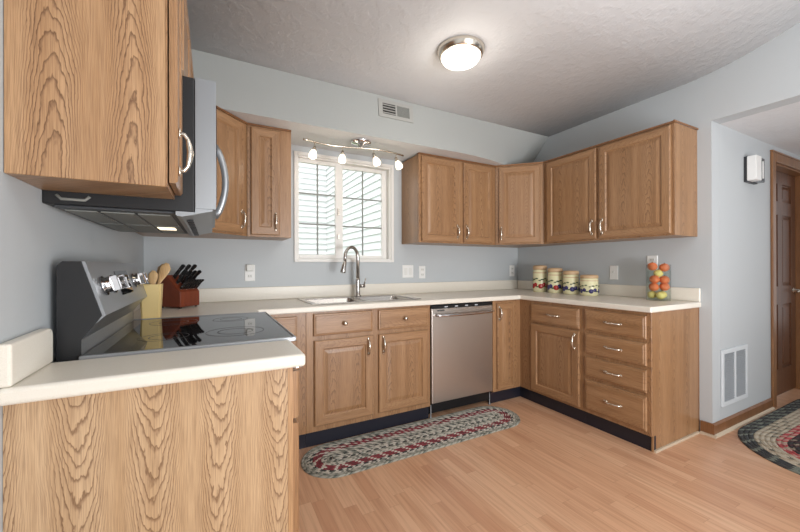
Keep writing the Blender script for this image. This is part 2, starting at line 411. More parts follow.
# window (white vinyl slider)
def window():
    r = thing('window_1', ((WX0 + WX1) / 2, 0, WZ0), 'white vinyl sliding window over the sink', 'window')
    del r['category']; struct(r)
    mb = MB()   # casing on the wall
    for b in ((.979, 1.005, 1.205, 2.088), (1.838, 1.865, 1.205, 2.088), (1.005, 1.838, 1.205, 1.228), (1.005, 1.838, 2.062, 2.088)):
        mb.box(b[0], b[1], -.016, -.0005, b[2], b[3], 'white_vinyl')
    mb.build('casing', r, bevel=.003)
    mb = MB()
    for b in ((WX0 + .001, 1.012, WZ0 + .001, WZ1 - .001), (1.826, WX1 - .001, WZ0 + .001, WZ1 - .001), (1.012, 1.826, WZ0 + .001, 1.236), (1.012, 1.826, 2.048, WZ1 - .001)):
        mb.box(b[0], b[1], .001, .10, b[2], b[3], 'white_vinyl')
    mb.build('window_frame', r, bevel=.002)
    def sash(x0, x1, y0, st):
        mb = MB(); z0, z1 = 1.237, 2.047
        for b in ((x0, x0 + st[0], z0, z1), (x1 - st[1], x1, z0, z1), (x0 + st[0], x1 - st[1], z0, z0 + .03), (x0 + st[0], x1 - st[1], z1 - .032, z1)):
            mb.box(b[0], b[1], y0, y0 + .03, b[2], b[3], 'white_vinyl')
        s = mb.build('sash', r, bevel=.003)
        gx0, gx1, gz0, gz1 = x0 + st[0], x1 - st[1], z0 + .03, z1 - .032
        mb = MB(); mb.box(gx0, gx1, y0 + .013, y0 + .017, gz0, gz1, 'window_glass'); mb.build('pane', s)
        mb = MB(); xm = (gx0 + gx1) / 2
        mb.box(xm - .006, xm + .006, y0 + .004, y0 + .012, gz0, gz1, 'vent_grey')
        for k in (1, 2):
            z = gz0 + (gz1 - gz0) * k / 3; mb.box(gx0, gx1, y0 + .005, y0 + .011, z - .006, z + .006, 'vent_grey')
        mb.build('muntin_grid', s)
    sash(1.0125, 1.372, .022, (.012, .045)); sash(1.36, 1.8255, .056, (.045, .05))
    mb = MB(); mb.box(1.345, 1.358, .008, .0215, 1.60, 1.66, 'nickel'); mb.box(1.348, 1.354, .004, .008, 1.62, 1.65, 'nickel')
    mb.box(1.345, 1.358, .008, .0215, 1.40, 1.44, 'nickel'); mb.build('latch', r)
window()

# hall door: jambs, casing, six-panel leaf
def hall_door():
    r = thing('door_1', ((DX0 + DX1) / 2, YO, 0), 'dark oak six-panel door', 'door'); del r['category']; struct(r)
    mb = MB(); y0, y1 = YO - .018, YO - .0005
    mb.box(DX0 - .062, DX0 + .006, y0, y1, 0, DZ + .068, 'oak_trim_dark'); mb.box(DX1 - .006, DX1 + .062, y0, y1, 0, DZ + .068, 'oak_trim_dark')
    mb.box(DX0 + .006, DX1 - .006, y0, y1, DZ - .006, DZ + .068, 'oak_trim_dark')
    mb.box(DX0 - .068, DX1 + .068, y0 - .004, y1, DZ + .0685, DZ + .082, 'oak_trim_dark')
    mb.build('casing', r, bevel=.004)
    mb = MB(); mb.box(DX0 + .0005, DX0 + .018, YO + .001, YO + T, 0, DZ - .02, 'oak_trim_dark'); mb.box(DX1 - .018, DX1 - .0005, YO + .001, YO + T, 0, DZ - .02, 'oak_trim_dark')
    mb.box(DX0 + .0005, DX1 - .0005, YO + .001, YO + T, DZ - .0195, DZ - .0005, 'oak_trim_dark'); mb.build('jamb', r)
    x0, x1 = DX0 + .021, DX1 - .021; yb_, yf = YO + .105, YO + .07
    leaf = MB(); xs = [x0, x0 + .11, (x0 + x1) / 2 - .05, (x0 + x1) / 2 + .05, x1 - .11, x1]; zs = [.012, .24, .82, .98, 1.62, 1.74, 1.90, DZ - .022]
    M = Matrix(((1, 0, 0, 0), (0, 0, 1, 0), (0, 1, 0, 0), (0, 0, 0, 1)))
    leaf.cells(xs, zs, lambda i, j: not (i in (1, 3) and j in (1, 3, 5)), yf, yb_, 'door_oak'); leaf.bm.transform(M)
    for i in (1, 3):
        for j in (1, 3, 5):
            leaf.M = Matrix.Translation((xs[i], yf, zs[j]))
            leaf.rings_rect(xs[i + 1] - xs[i], zs[j + 1] - zs[j], [(0.0, .012), (.012, .014), (.04, .004)], ['door_oak'] * 3, .03)
    leaf.M = Matrix()
    l = leaf.build('door_leaf', r)
    mb = MB(); mb.lathe([(.03, 0), (.03, -.006), (.012, -.012), (.011, -.05)], (x1 - .06, yf, .935), 'nickel', 'y', 18)
    mb.tube([(x1 - .055, yf - .05, .935), (x1 - .10, yf - .055, .937), (x1 - .15, yf - .052, .93), (x1 - .175, yf - .05, .925)], [.011, .009, .008, .007], 'nickel')
    mb.build('lever_handle', l)
hall_door()

# outside: neighbour's white siding
def siding(name, p0, p1, parent, side):
    """lap siding between two ground points; side = +1/-1 picks where the boards bulge"""
    d = Vector((p1[0] - p0[0], p1[1] - p0[1], 0)); L = d.length; d.normalize(); nrm = Vector((-d.y, d.x, 0)) * side
    mb = MB(); z = -.6; lap = .165; prof = []
    while z < 6.4:
        prof += [(.045, z), (.045, z + .012), (0.004, z + lap - .0005)]; z += lap
    prof = prof + [(-.2, z), (-.2, -.6)]
    A = [mb.v(Vector((p0[0], p0[1], h)) + nrm * o) for o, h in prof]; B = [mb.v(Vector((p1[0], p1[1], h)) + nrm * o) for o, h in prof]
    n = len(prof)
    for i in range(n): mb.face([A[i], A[(i + 1) % n], B[(i + 1) % n], B[i]], 'siding_white')
    mb.face(A[::-1], 'siding_white'); mb.face(B, 'siding_white')
    return mb.build(name, parent)
hs = thing('neighbour_house', (3.6, 6, -.6), 'white lap-sided house wall seen outside through the window', 'house')
siding('wall_siding', (3.6, 1.8), (3.6, 8.0), hs, 1)
siding('wall_siding', (3.6, 8.0), (-3.5, 8.0), hs, 1)
g = quick('ground', 'grass_ground', b=(-14, 18, .2, 16, -.7, -.601)); struct(g)

# ------------------------------------------------------------------ cabinets
def frame_matrix(origin, ang):
    """local x = along the front, local -y = outwards"""
    return Matrix.Translation(origin) @ Matrix.Rotation(ang, 4, 'Z')
def pull(parent, M, x, z, vertical=True, L=.10, name='handle'):
    mb = MB(M); h = L / 2
    def P(s, out): return (x, -out, z + s) if vertical else (x + s, -out, z)
    path = [P(-h, 0), P(-h * .96, .014), P(-h * .72, .022), P(-h * .4, .025), P(0, .028), P(h * .4, .025), P(h * .72, .022), P(h * .96, .014), P(h, 0)]
    mb.tube(path, [.0075, .0055, .005, .007, .0085, .007, .005, .0055, .0075], 'nickel', 8)
    for s in (-1, 1):
        c = P(s * h, .003); q = (1, .45, 1.9) if vertical else (1.9, .45, 1); mb.sphere(c, .008, 'nickel', 10, 6, q)
    return mb.build(name, parent)
def knob(parent, M, x, z):
    mb = MB(M); mb.lathe([(.007, 0), (.006, -.010), (.013, -.016), (.015, -.022), (.011, -.027), (.003, -.029)], (x, 0, z), 'nickel', 'y', 16)
    return mb.build('knob', parent)
def door(parent, M, x0, x1, z0, z1, t=.019, hx=None, hz=None, st=.052, name='door', vmat='oak_vertical', hmat='oak_horizontal'):
    mb = MB(M @ Matrix.Translation((x0, 0, z0)))
    h, v = hmat, vmat
    mb.rings_rect(x1 - x0, z1 - z0, [(0, -t + .005), (.006, -t), (st, -t), (st + .007, -t + .008), (st + .012, -t + .008), (st + .034, -t + .003), (st + .038, -t + .003)],
                  [(h, v), (h, v), (h, v), v, v, v, v], -.0006)
    o = mb.build(name, parent)
    if hx is not None: pull(o, M @ Matrix.Translation((0, -t, 0)), hx, hz)
    return o
def drawer(parent, M, x0, x1, z0, z1, t=.019, kind='pull'):
    mb = MB(M @ Matrix.Translation((x0, 0, z0)))
    mb.rings_rect(x1 - x0, z1 - z0, [(0, -t + .008), (.004, -t + .004), (.012, -t + .003), (.015, -t), (.03, -t)], ['oak_horizontal'] * 5, -.0006)
    o = mb.build('drawer', parent); M2 = M @ Matrix.Translation((0, -t, 0)); xm, zm = (x0 + x1) / 2, (z0 + z1) / 2
    if kind == 'pull': pull(o, M2, xm, zm, False)
    elif kind == 'knob': knob(o, M2, xm, zm)
    return o
ZB, ZT = 1.372, 2.1335
def wall_cab(label, poly, M, w, doors, body='oak_vertical', name='wall_cabinet', zb=ZB, crown=None, diag=False):
    """poly: footprint (world xy) of the carcass; M: front plane, w: front width; doors: (x0,x1,handle_x)"""
    c = M @ Vector((w / 2, 0, 0)); r = thing(name, (c.x, c.y, zb), label, 'cabinet', None)
    mb = MB(); mb.prism([(p[0], p[1]) for p in poly], 'z', zb, ZT - .012, body); mb.build('body', r, bevel=.001, seg=1)
    mb = MB(M); mb.box(0.0004, w - .0004, -.0195, -.0005, zb, ZT - .012, 'oak_diagonal' if diag else 'oak_vertical'); ff = mb.build('face_frame', r, bevel=.0012, seg=1)
    mb = MB(M); mb.box(0.0004, w - .0004, -.028, -.0005, ZT - .0115, ZT, 'oak_trim_dark')
    if crown: mb.M = Matrix(); mb.box(*crown, ZT - .0115, ZT, 'oak_trim_dark')
    mb.build('top_moulding', r)
    M2 = M @ Matrix.Translation((0, -.0196, 0))
    for d in doors: door(r, M2, d[0], d[1], zb + .012, ZT - .026, hx=d[2], hz=zb + .105, **(dict(vmat='oak_diagonal', hmat='oak_diagonal_rail') if diag else {}))
    return r
g = .0005
DF = .305
# left wall: end cabinet, cabinet above microwave, narrow one, diagonal corner, narrow one beside window
R90 = math.pi / 2
def box_poly(x0, x1, y0, y1): return [(x0, y0), (x1, y0), (x1, y1), (x0, y1)]
def left_M(y0): return frame_matrix((DF - .02, y0, 0), R90)       # front faces +x, local x runs towards +y
NY1 = -1.6155
r = thing('wall_cabinet', (.299, -1.71, ZB), 'oak wall cabinet nearest the camera with a wide plain grained side panel', 'cabinet')
mb = MB(); mb.box(.001, .296, -1.8095, NY1, ZB, ZT - .012, 'oak_peaks_lit'); mb.build('body', r, bevel=.0015, seg=1)
mb = MB(); mb.box(.2963, .2995, -1.8095, NY1, ZB, ZT - .012, 'oak_vertical'); mb.build('face_frame', r)
mb = MB(); mb.box(.2963, .312, -1.8095, NY1, ZT - .0115, ZT, 'oak_trim_dark'); mb.build('top_moulding', r)
door(r, frame_matrix((.3022, -1.8095, 0), R90), .003, .188, ZB + .012, ZT - .026, hx=.026, hz=ZB + .10, st=.045)
def over_mw():
    zb = 1.764; M = left_M(-1.6145); w = .791
    r = thing('wall_cabinet', (.285, -1.2, zb), 'short oak cabinet mounted directly above the microwave', 'cabinet')
    mb = MB(); mb.box(.001, DF - .0205, -1.6145, -.8235, zb, ZT - .012, 'oak_vertical'); mb.build('body', r)
    mb = MB(M); mb.box(.0004, w - .001, -.0195, -.0005, zb, ZT - .012, 'oak_vertical'); mb.build('face_frame', r)
    mb = MB(M); mb.box(.0004, w - .001, -.028, -.0005, ZT - .0115, ZT, 'oak_trim_dark'); mb.build('top_moulding', r)
    M2 = M @ Matrix.Translation((0, -.0196, 0))
    door(r, M2, .012, .39, zb + .012, ZT - .026, hx=.36, hz=zb + .09); door(r, M2, .402, .778, zb + .012, ZT - .026, hx=.432, hz=zb + .09)
over_mw()
wall_cab('narrow oak wall cabinet tucked between the microwave and the corner cabinet', box_poly(.001, DF - .0205, -.8225, -.6115), left_M(-.8225), .211, [(.012, .199, .175)])
a = DF - .02
M = frame_matrix((a + .0, -.6105 + .0, 0), math.pi / 4)
d = .6105 - .305; Ld = d * math.sqrt(2)
# diagonal corner on the left: front from (.305,-.6105) to (.6105,-.305)
fm = frame_matrix((.305 - .0141, -.6105 + .0141, 0), math.pi / 4)
wall_cab('diagonal oak corner wall cabinet behind the microwave handle', [(.001, -.001), (.001, -.61), (.290, -.61), (.6095, -.290), (.6095, -.001)], fm, Ld, [(.05, Ld - .045, Ld - .07)])
def back_M(x0): return frame_matrix((x0, -.305 + .02, 0), 0)
wall_cab('narrow oak wall cabinet just left of the window', box_poly(.6115, .899, -.2845, -.001), back_M(.6115), .288, [(.022, .206, .18)])
wall_cab('two-door oak wall cabinet just right of the window', box_poly(1.951, 2.813, -.2845, -.001), back_M(1.951), .862, [(.024, .424, .395), (.469, .822, .499)])
XR = W - .61
fm = frame_matrix((XR + .0141, -.305 + .0141, 0), -math.pi / 4)
wall_cab('diagonal oak corner wall cabinet above the cream canisters', [(W - .001, -.001), (XR + .0005, -.001), (XR + .0005, -.290), (W - .290, -.61), (W - .001, -.61)], fm, Ld, [(.03, Ld - .03, .055)], diag=True)
def right_M(y0, xf): return frame_matrix((xf, y0, 0), -R90)        # front faces -x, local x runs towards -y
wall_cab('large two-door oak wall cabinet on the right wall', box_poly(W - .2845, W - .001, -1.665, -.6112), right_M(-.6112, W - .285), 1.054,
         [(.042, .513, .482), (.538, 1.034, .568)], crown=(W - .325, W - .001, -1.673, -1.6655))

# base cabinets
BT = .875
def base_cab(label, poly, M, w, body='oak_vertical', toe=True, name='base_cabinet', zb=.102):
    c = M @ Vector((w / 2, 0, 0)); r = thing(name, (c.x, c.y, 0), label, 'cabinet')
    mb = MB(); mb.prism(poly, 'z', zb, BT, body); mb.build('body', r, bevel=.001, seg=1)
    mb = MB(M); mb.box(.0004, w - .0004, -.0195, -.0005, zb, BT, 'oak_vertical'); mb.build('face_frame', r, bevel=.0012, seg=1)
    if toe:
        mb = MB(M); mb.box(.0004, w - .0004, .008, .03, 0, zb - .001, 'toe_vinyl'); mb.build('toe_kick', r)
    return r
FB = -.61 + .02     # carcass front plane, the frame sits in front of it
# near end cabinet beside the range
r = thing('base_cabinet', (.59, -1.7, 0), 'oak base cabinet nearest the camera, its broad grained side panel facing us', 'cabinet')
mb = MB(); mb.box(.001, .5895, -1.806, -1.614, .0005, BT, 'oak_plain'); mb.build('body', r)
mb = MB(); mb.box(.001, .596, -1.8125, -1.8065, .0005, BT, 'oak_valleys_lit'); mb.build('side_panel', r)
mb = MB(); mb.box(.5965, .611, -1.8125, -1.614, .0005, BT, 'oak_plain'); mb.build('face_frame', r, bevel=.001)
M = frame_matrix((.6116, -1.809, 0), R90); door(r, M, .004, .185, .11, .70, st=.045); door(r, M, .004, .185, .715, .855, st=.03)
# left blind corner (behind range) and narrow cabinet with drawer
r = thing('base_cabinet', (.3, -.4, 0), 'oak corner base cabinet hidden under the counter beyond the range', 'cabinet')
mb = MB(); mb.box(.001, .609, -.8215, -.001, .102, BT, 'oak_vertical'); mb.build('body', r)
mb = MB(); mb.box(.05, .58, -.8, -.05, 0, .1015, 'toe_vinyl'); mb.build('toe_kick', r)
M = frame_matrix((.61, FB, 0), 0); r = base_cab('narrow oak base cabinet between the range and the sink cabinet', box_poly(.6105, .929, FB + .0005, -.001), M, .32)
M2 = M @ Matrix.Translation((0, -.0196, 0)); drawer(r, M2, .10, .262, .735, .855, kind='plain'); door(r, M2, .10, .262, .135, .705, hx=.13, hz=.6, st=.04)
# sink cabinet: hollow where the bowls hang
M = frame_matrix((.9305, FB, 0), 0)
r = thing('base_cabinet', (1.4, FB, 0), 'oak sink cabinet with two round drawer knobs and two doors', 'cabinet')
mb = MB(); mb.box(.931, .949, FB + .0005, -.001, .102, BT, 'oak_vertical'); mb.box(1.85, 1.868, FB + .0005, -.001, .102, BT, 'oak_vertical')
mb.box(.949, 1.85, FB + .0005, -.001, .102, .12, 'oak_vertical'); mb.box(.949, 1.85, -.012, -.001, .12, BT, 'oak_vertical'); mb.build('body', r)
mb = MB(M); mb.box(.0004, .9375, -.0195, -.0005, .102, BT, 'oak_vertical'); mb.build('face_frame', r, bevel=.0012, seg=1)
mb = MB(M); mb.box(.0004, .9375, .008, .03, 0, .101, 'toe_vinyl'); mb.build('toe_kick', r)
M2 = M @ Matrix.Translation((0, -.0196, 0)); o = .9305
drawer(r, M2, .976 - o, 1.386 - o, .72, .862, kind='knob'); drawer(r, M2, 1.432 - o, 1.846 - o, .72, .862, kind='knob')
door(r, M2, .98 - o, 1.39 - o, .140, .69, hx=1.352 - o, hz=.615, st=.055); door(r, M2, 1.434 - o, 1.845 - o, .140, .69, hx=1.466 - o, hz=.615, st=.055)
# right corner base (L footprint) with a full-height narrow door
M = frame_matrix((2.494, FB, 0), 0); w_ = XR + .02 - 2.494
r = thing('base_cabinet', (2.65, FB, 0), 'oak corner base cabinet with one tall narrow door beside the dishwasher', 'cabinet')
mb = MB(); xf = XR + .02
mb.prism([(2.4945, -.001), (2.4945, FB + .0005), (xf + .0005, FB + .0005), (xf + .0005, -.715), (W - .001, -.715), (W - .001, -.001)], 'z', .102, BT, 'oak_vertical'); mb.build('body', r)
mb = MB(); mb.box(2.4945, XR - .0005, FB - .0195, FB - .0001, .102, BT, 'oak_vertical'); mb.box(XR, xf, -.715, FB - .0001, .102, BT, 'oak_vertical'); mb.build('face_frame', r, bevel=.0012, seg=1)
mb = MB(); mb.box(2.4945, XR + .05, FB + .008, FB + .03, 0, .101, 'toe_vinyl'); mb.box(XR + .028, XR + .05, -.715, FB + .0075, 0, .101, 'toe_vinyl'); mb.build('toe_kick', r)
M2 = M @ Matrix.Translation((0, -.0196, 0)); door(r, M2, .04, .226, .128, .85, hx=.058, hz=.765, st=.045)
# right run
M = right_M(-.7155, XR + .02); r = base_cab('oak base cabinet on the right with one drawer above one door', box_poly(xf + .0005, W - .001, -1.2145, -.7155), M, .499)
M2 = M @ Matrix.Translation((0, -.0196, 0)); q = .7155
drawer(r, M2, .742 - q, 1.19 - q, .70, .848); door(r, M2, .742 - q, 1.19 - q, .122, .682, hx=1.155 - q, hz=.60, st=.055)
M = right_M(-1.2155, XR + .02); r = base_cab('oak base cabinet with a stack of four drawers at the end of the right counter', box_poly(xf + .0005, W - .001, -1.6605, -1.2155), M, .457, toe=True)
M2 = M @ Matrix.Translation((0, -.0196, 0)); q = 1.2155
for z0, z1 in ((.705, .852), (.538, .680), (.368, .510), (.128, .344)): drawer(r, M2, 1.236 - q, 1.648 - q, z0, z1)
mb = MB(); mb.box(xf + .0005, W - .012, -1.672, -1.661, .0005, BT, 'oak_vertical'); mb.box(W - .0115, W - .001, -1.673, -1.661, .0005, BT, 'oak_trim_dark'); mb.build('side_panel', r)
mb = MB(); mb.box(XR + .026, W - .03, -1.684, -1.6725, .0, .014, 'caulk'); mb.build('shoe_moulding', r)

# ------------------------------------------------------------------ countertops
ct = thing('countertop', (1.7, -.3, BT + .001), 'cream laminate L-and-U countertop with backsplash along back and right walls', 'countertop')
Z0, Z1 = .8765, .914
SX0, SX1, SY0, SY1 = 1.002, 1.808, -.535, -.135
xs = [.001, .64, SX0, SX1, XR - .032, W - .001]; ys = [-1.688, -.8215, -.642, SY0, SY1, -.001]
def ins(i, j):
    if j == 0: return i == 4
    if j == 1: return i in (0, 4)
    if j == 3 and i == 2: return False
    return True
mb = MB(); mb.cells(xs, ys, ins, Z0, Z1, 'cream_laminate'); mb.build('slab', ct, bevel=.008, seg=3)
mb = MB()
mb.box(.021, W - .021, -.0205, -.001, Z1 + .0003, 1.014, 'cream_laminate')
mb.box(.001, .0205, -.8205, -.001, Z1 + .0003, 1.014, 'cream_laminate'); mb.box(W - .0205, W - .001, -1.684, -.001, Z1 + .0003, 1.010, 'cream_laminate')
mb.build('backsplash', ct, bevel=.006, seg=3)
c2 = thing('countertop', (.3, -1.7, BT + .001), 'short cream laminate counter strip on the near side of the range', 'countertop')
mb = MB(); mb.box(.001, .641, -1.850, -1.6150, Z0, Z1, 'cream_laminate'); mb.build('slab', c2, bevel=.010, seg=3)
mb = MB(); n = 6; prof = [(-1.846, Z1 + .0003), (-1.846, 1.006)]
prof += [(-1.640 + .022 * math.sin(k / n * R90) , 1.008 - .022 * (1 - math.cos(k / n * R90))) for k in range(n + 1)] + [(-1.618, Z1 + .0003)]
mb.prism(prof, 'x', .001, .026, 'cream_laminate'); mb.build('backsplash', c2, bevel=.006, seg=3)

# ------------------------------------------------------------------ sink and faucet
sk = thing('kitchen_sink', (1.405, -.33, Z1), 'double-bowl stainless steel sink set in the counter below the window', 'sink')
mb = MB(); bx = [.985, 1.024, 1.388, 1.422, 1.79, 1.826]; by = [-.552, -.518, -.155, -.078]
mb.cells(bx, by, lambda i, j: not (j == 1 and i in (1, 3)), Z1 + .0005, Z1 + .006, 'stainless'); mb.build('rim', sk, bevel=.003, seg=2)
for i in (1, 3):
    mb = MB(); x0, x1, y0, y1, zb = bx[i] + .0, bx[i + 1], by[1], by[2], .74
    def rr(x0, x1, y0, y1, z, r=.03):
        P = []
        for cx, cy, a0 in ((x1 - r, y1 - r, 0), (x0 + r, y1 - r, 90), (x0 + r, y0 + r, 180), (x1 - r, y0 + r, 270)):
            for k in range(5): t = math.radians(a0 + 22.5 * k); P.append((cx + r * math.cos(t), cy + r * math.sin(t), z))
        return P
    mb.loft([rr(x0 - .004, x1 + .004, y0 - .004, y1 + .004, Z1 + .004, .02), rr(x0, x1, y0, y1, Z1 - .004), rr(x0 + .008, x1 - .008, y0 + .008, y1 - .008, zb + .02), rr(x0 + .03, x1 - .03, y0 + .03, y1 - .03, zb)], 'stainless', caps=False)
    mb.face([mb.v(p) for p in rr(x0 + .03, x1 - .03, y0 + .03, y1 - .03, zb)], 'stainless')
    b = mb.build('bowl', sk, normals=False)
    mb = MB(); mb.lathe([(.045, .002), (.045, .004), (.03, .003), (.004, .0025)], ((x0 + x1) / 2, (y0 + y1) / 2, zb), 'chrome'); mb.build('drain', b)
fx, fy, fz = 1.476, -.112, Z1 + .0065
fa = thing('faucet', (fx, fy, fz), 'tall gooseneck stainless pull-down kitchen faucet at the sink', 'faucet')
mb = MB(); mb.lathe([(.028, 0), (.028, .006), (.020, .012), (.0185, .05), (.0185, .13), (.0165, .15)], (fx, fy, fz), 'stainless'); mb.build('base', fa)
sx_, sy_ = -.87, -.50      # the spout is swung over the left bowl
path = [(fx, fy, fz + .14), (fx, fy, fz + .32)]
for k in range(1, 13):
    t = math.pi * k / 12; q = .08 - .08 * math.cos(t); path.append((fx + sx_ * q, fy + sy_ * q, fz + .32 + .085 * math.sin(t)))
def sp_(q, h): return (fx + sx_ * q, fy + sy_ * q, fz + h)
path.append(sp_(.163, .29))
mb = MB(); mb.tube(path, [.0155] * 3 + [.0135] * 12, 'stainless', 14); mb.build('neck', fa)
mb = MB(); mb.tube([sp_(.163, .293), sp_(.170, .26), sp_(.186, .205), sp_(.188, .198)], [.0145, .017, .022, .019], 'stainless', 14); mb.build('spray_head', fa)
mb = MB(); mb.tube([(fx + .012, fy, fz + .085), (fx + .06, fy - .005, fz + .085)], [.016, .015], 'stainless', 12)
mb.tube([(fx + .052, fy - .005, fz + .09), (fx + .062, fy - .008, fz + .125), (fx + .066, fy - .01, fz + .15)], [.007, .006, .005], 'stainless', 8); mb.build('handle', fa)

# ------------------------------------------------------------------ dishwasher
dw = thing('dishwasher', (2.18, -.6, 0), 'stainless steel built-in dishwasher with a bar handle', 'dishwasher')
mb = MB(); mb.box(1.872, 2.49, -.59, -.03, .102, .868, 'black_plastic'); mb.build('body', dw)
mb = MB(); mb.box(1.878, 2.486, -.618, -.591, .118, .842, 'stainless_door'); d_ = mb.build('door', dw, bevel=.005)
mb = MB(); mb.box(1.878, 2.486, -.612, -.591, .8425, .862, 'black_plastic')
for x in (2.0, 2.1, 2.2, 2.3): mb.box(x, x + .03, -.6135, -.6121, .848, .857, 'sticker_grey')
mb.build('control_strip', dw)
mb = MB(); mb.tube([(1.90, -.619, .795), (1.90, -.648, .795), (1.93, -.656, .793), (2.05, -.662, .791), (2.18, -.664, .791), (2.31, -.662, .791), (2.43, -.656, .793), (2.465, -.648, .795), (2.465, -.619, .795)], [.010, .010] + [.0115] * 5 + [.010, .010], 'chrome', 12); mb.build('handle', d_)
mb = MB(); mb.box(1.93, 1.995, -.6195, -.6183, .822, .832, 'mirror_grey'); mb.build('badge', d_)
mb = MB(); mb.box(1.873, 2.489, -.575, -.55, .03, .101, 'black_plastic'); mb.build('kick_plate', dw)
for x in (1.885, 2.475):
    mb = MB(); mb.lathe([(.012, 0), (.012, .006), (.005, .01), (.005, .101)], (x, -.59, 0), 'silver_panel', n=10); mb.build('foot', dw)

# ------------------------------------------------------------------ range
ra = thing('electric_range', (.33, -1.2, 0), 'stainless electric range with black glass top and slanted control panel', 'range')
ry0, ry1 = -1.612, -.8235
mb = MB(); mb.box(.02, .622, ry0 + .004, ry1, .03, .904, 'black_enamel'); mb.box(.05, .58, ry0 + .03, ry1 - .03, .0, .03, 'black_plastic'); mb.build('body', ra)
mb = MB(); mb.box(.075, .655, ry0 + .012, ry1 - .012, .9045, .919, 'black_glass'); ck = mb.build('cooktop', ra, bevel=.003)
mb = MB()
mb.box(.075, .662, ry0 - .001, ry0 + .0115, .9045, .9215, 'silver_panel'); mb.box(.075, .662, ry1 - .0115, ry1 + .001, .9045, .9215, 'silver_panel')
mb.box(.6555, .664, ry0 + .0115, ry1 - .0115, .9045, .920, 'silver_panel'); mb.build('cooktop_trim', ra, bevel=.003)
for x, y, rad in ((.25, -1.38, .075), (.25, -1.0, .09), (.48, -1.38, .1), (.48, -1.02, .075)):
    mb = MB(); n = 40
    for r_ in (rad, rad * .6):
        P = [[(x + (r_ + dr) * math.cos(2 * math.pi * i / n), y + (r_ + dr) * math.sin(2 * math.pi * i / n), z) for i in range(n)] for dr, z in ((0, .9191), (0, .9194), (.0022, .9194), (.0022, .9191))]
        mb.loft(P, 'dark_grey', caps=False)
    mb.build('burner_ring', ck)
prof = [(.022, .9045), (.074, .9045), (.074, .962), (.104, 1.004), (.128, 1.028), (.082, 1.184), (.034, 1.184), (.022, 1.172)]
mb = MB(); mb.prism(prof, 'y', ry0 + .030, ry1 - .003, 'silver_panel')
bg = mb.build('backguard', ra)
for a_, b_ in ((ry0 + .027, ry0 + .0298), (ry1 - .0028, ry1)):
    mb = MB(); mb.prism([(p[0] if i not in (4, 5) else p[0] - .008, p[1]) for i, p in enumerate(prof)], 'y', a_, b_, 'black_enamel')
    mb.build('end_cap', bg)
mb = MB(); sdx, sdz = .082 - .128, 1.184 - 1.028; sl_ = math.hypot(sdx, sdz); nx, nz = sdz / sl_, -sdx / sl_
def pan(s, y, out): return (.128 + sdx * s + nx * out, y, 1.028 + sdz * s + nz * out)
mb.loft([[pan(.25, -1.30, .0005), pan(.25, -1.10, .0005), pan(.8, -1.10, .0005), pan(.8, -1.30, .0005)], [pan(.25, -1.30, .002), pan(.25, -1.10, .002), pan(.8, -1.10, .002), pan(.8, -1.30, .002)]], 'black_glass', smooth=False)
mb.build('display', bg)
for y in (-1.49, -1.38, -1.01, -.92):
    mb = MB(); rings = []
    for rad, o_ in ((.031, .001), (.031, .005), (.024, .008), (.024, .018), (.022, .022)):
        c = Vector(pan(.52, y, o_)); e1 = Vector((0, 1, 0)); e2 = Vector((sdx, 0, sdz)).normalized()
        rings.append([c + e1 * rad * math.cos(2 * math.pi * k / 20) + e2 * rad * math.sin(2 * math.pi * k / 20) for k in range(20)])
    mb.loft(rings, 'chrome')
    c = Vector(pan(.52, y, .022)); e2 = Vector((sdx, 0, sdz)).normalized(); nn = Vector((nx, 0, nz)); e1 = Vector((0, 1, 0))
    q = [[c + e1 * sy * .008 + e2 * s2 * .023 + nn * o_ for sy, s2 in ((-1, -1), (1, -1), (1, 1), (-1, 1))] for o_ in (0, .016)]
    mb.loft(q, 'chrome', smooth=False); mb.build('control_knob', bg)
mb = MB(); mb.box(.6225, .652, ry0 + .004, ry1 - .004, .25, .86, 'stainless_door'); od = mb.build('oven_door', ra, bevel=.004)
mb = MB(); mb.box(.6525, .6545, ry0 + .11, ry1 - .11, .38, .70, 'black_glass'); mb.build('oven_window', od)
mb = MB(); mb.tube([(.6525, ry0 + .05, .80), (.685, ry0 + .05, .80), (.69, ry0 + .07, .80), (.69, ry1 - .07, .80), (.685, ry1 - .05, .80), (.6525, ry1 - .05, .80)], .011, 'chrome', 12); mb.build('handle', od)
mb = MB(); mb.box(.6225, .65, ry0 + .004, ry1 - .004, .07, .242, 'stainless_door'); mb.build('drawer', ra, bevel=.004)
mb = MB(); mb.box(.6225, .640, ry0 + .004, ry1 - .004, .865, .9035, 'silver_panel'); mb.build('front_rail', ra)

# ------------------------------------------------------------------ microwave
mw = thing('microwave', (.2, -1.2, 1.335), 'stainless over-the-range microwave hung above the stove', 'microwave')
mz0, mz1 = 1.338, 1.757
mb = MB(); mb.box(.001, .352, ry0, ry1, mz0, mz1, 'black_enamel'); mbody = mb.build('body', mw, bevel=.003)
mb = MB(); mb.box(.3525, .3535, ry0 + .0, ry1, mz0 + .01, mz1, 'black_plastic'); mb.box(.354, .412, ry0, -1.02, mz0 + .012, mz1 + .003, 'silver_panel'); dr = mb.build('door', mw, bevel=.006)
mb = MB(); mb.box(.4125, .4145, ry0 + .06, -1.09, mz0 + .06, mz1 - .05, 'black_glass'); mb.build('door_window', dr)
mb = MB(); mb.box(.354, .404, -1.018, ry1, mz0 + .012, mz1 + .003, 'black_glass'); mb.build('control_panel', mw, bevel=.004)
P = []
for k in range(13):
    t = k / 12; P.append((.413 + .044 * math.sin(math.pi * t) ** .75 if 0 < k < 12 else .411, -1.045, 1.395 + .33 * t))
mb = MB(); mb.tube(P, .0105, 'silver_panel', 12, flat=1.4); mb.build('handle', dr)
mb = MB(); mb.box(.02, .30, ry0 + .02, ry1 - .02, mz0 - .006, mz0 - .0003, 'dark_grey')
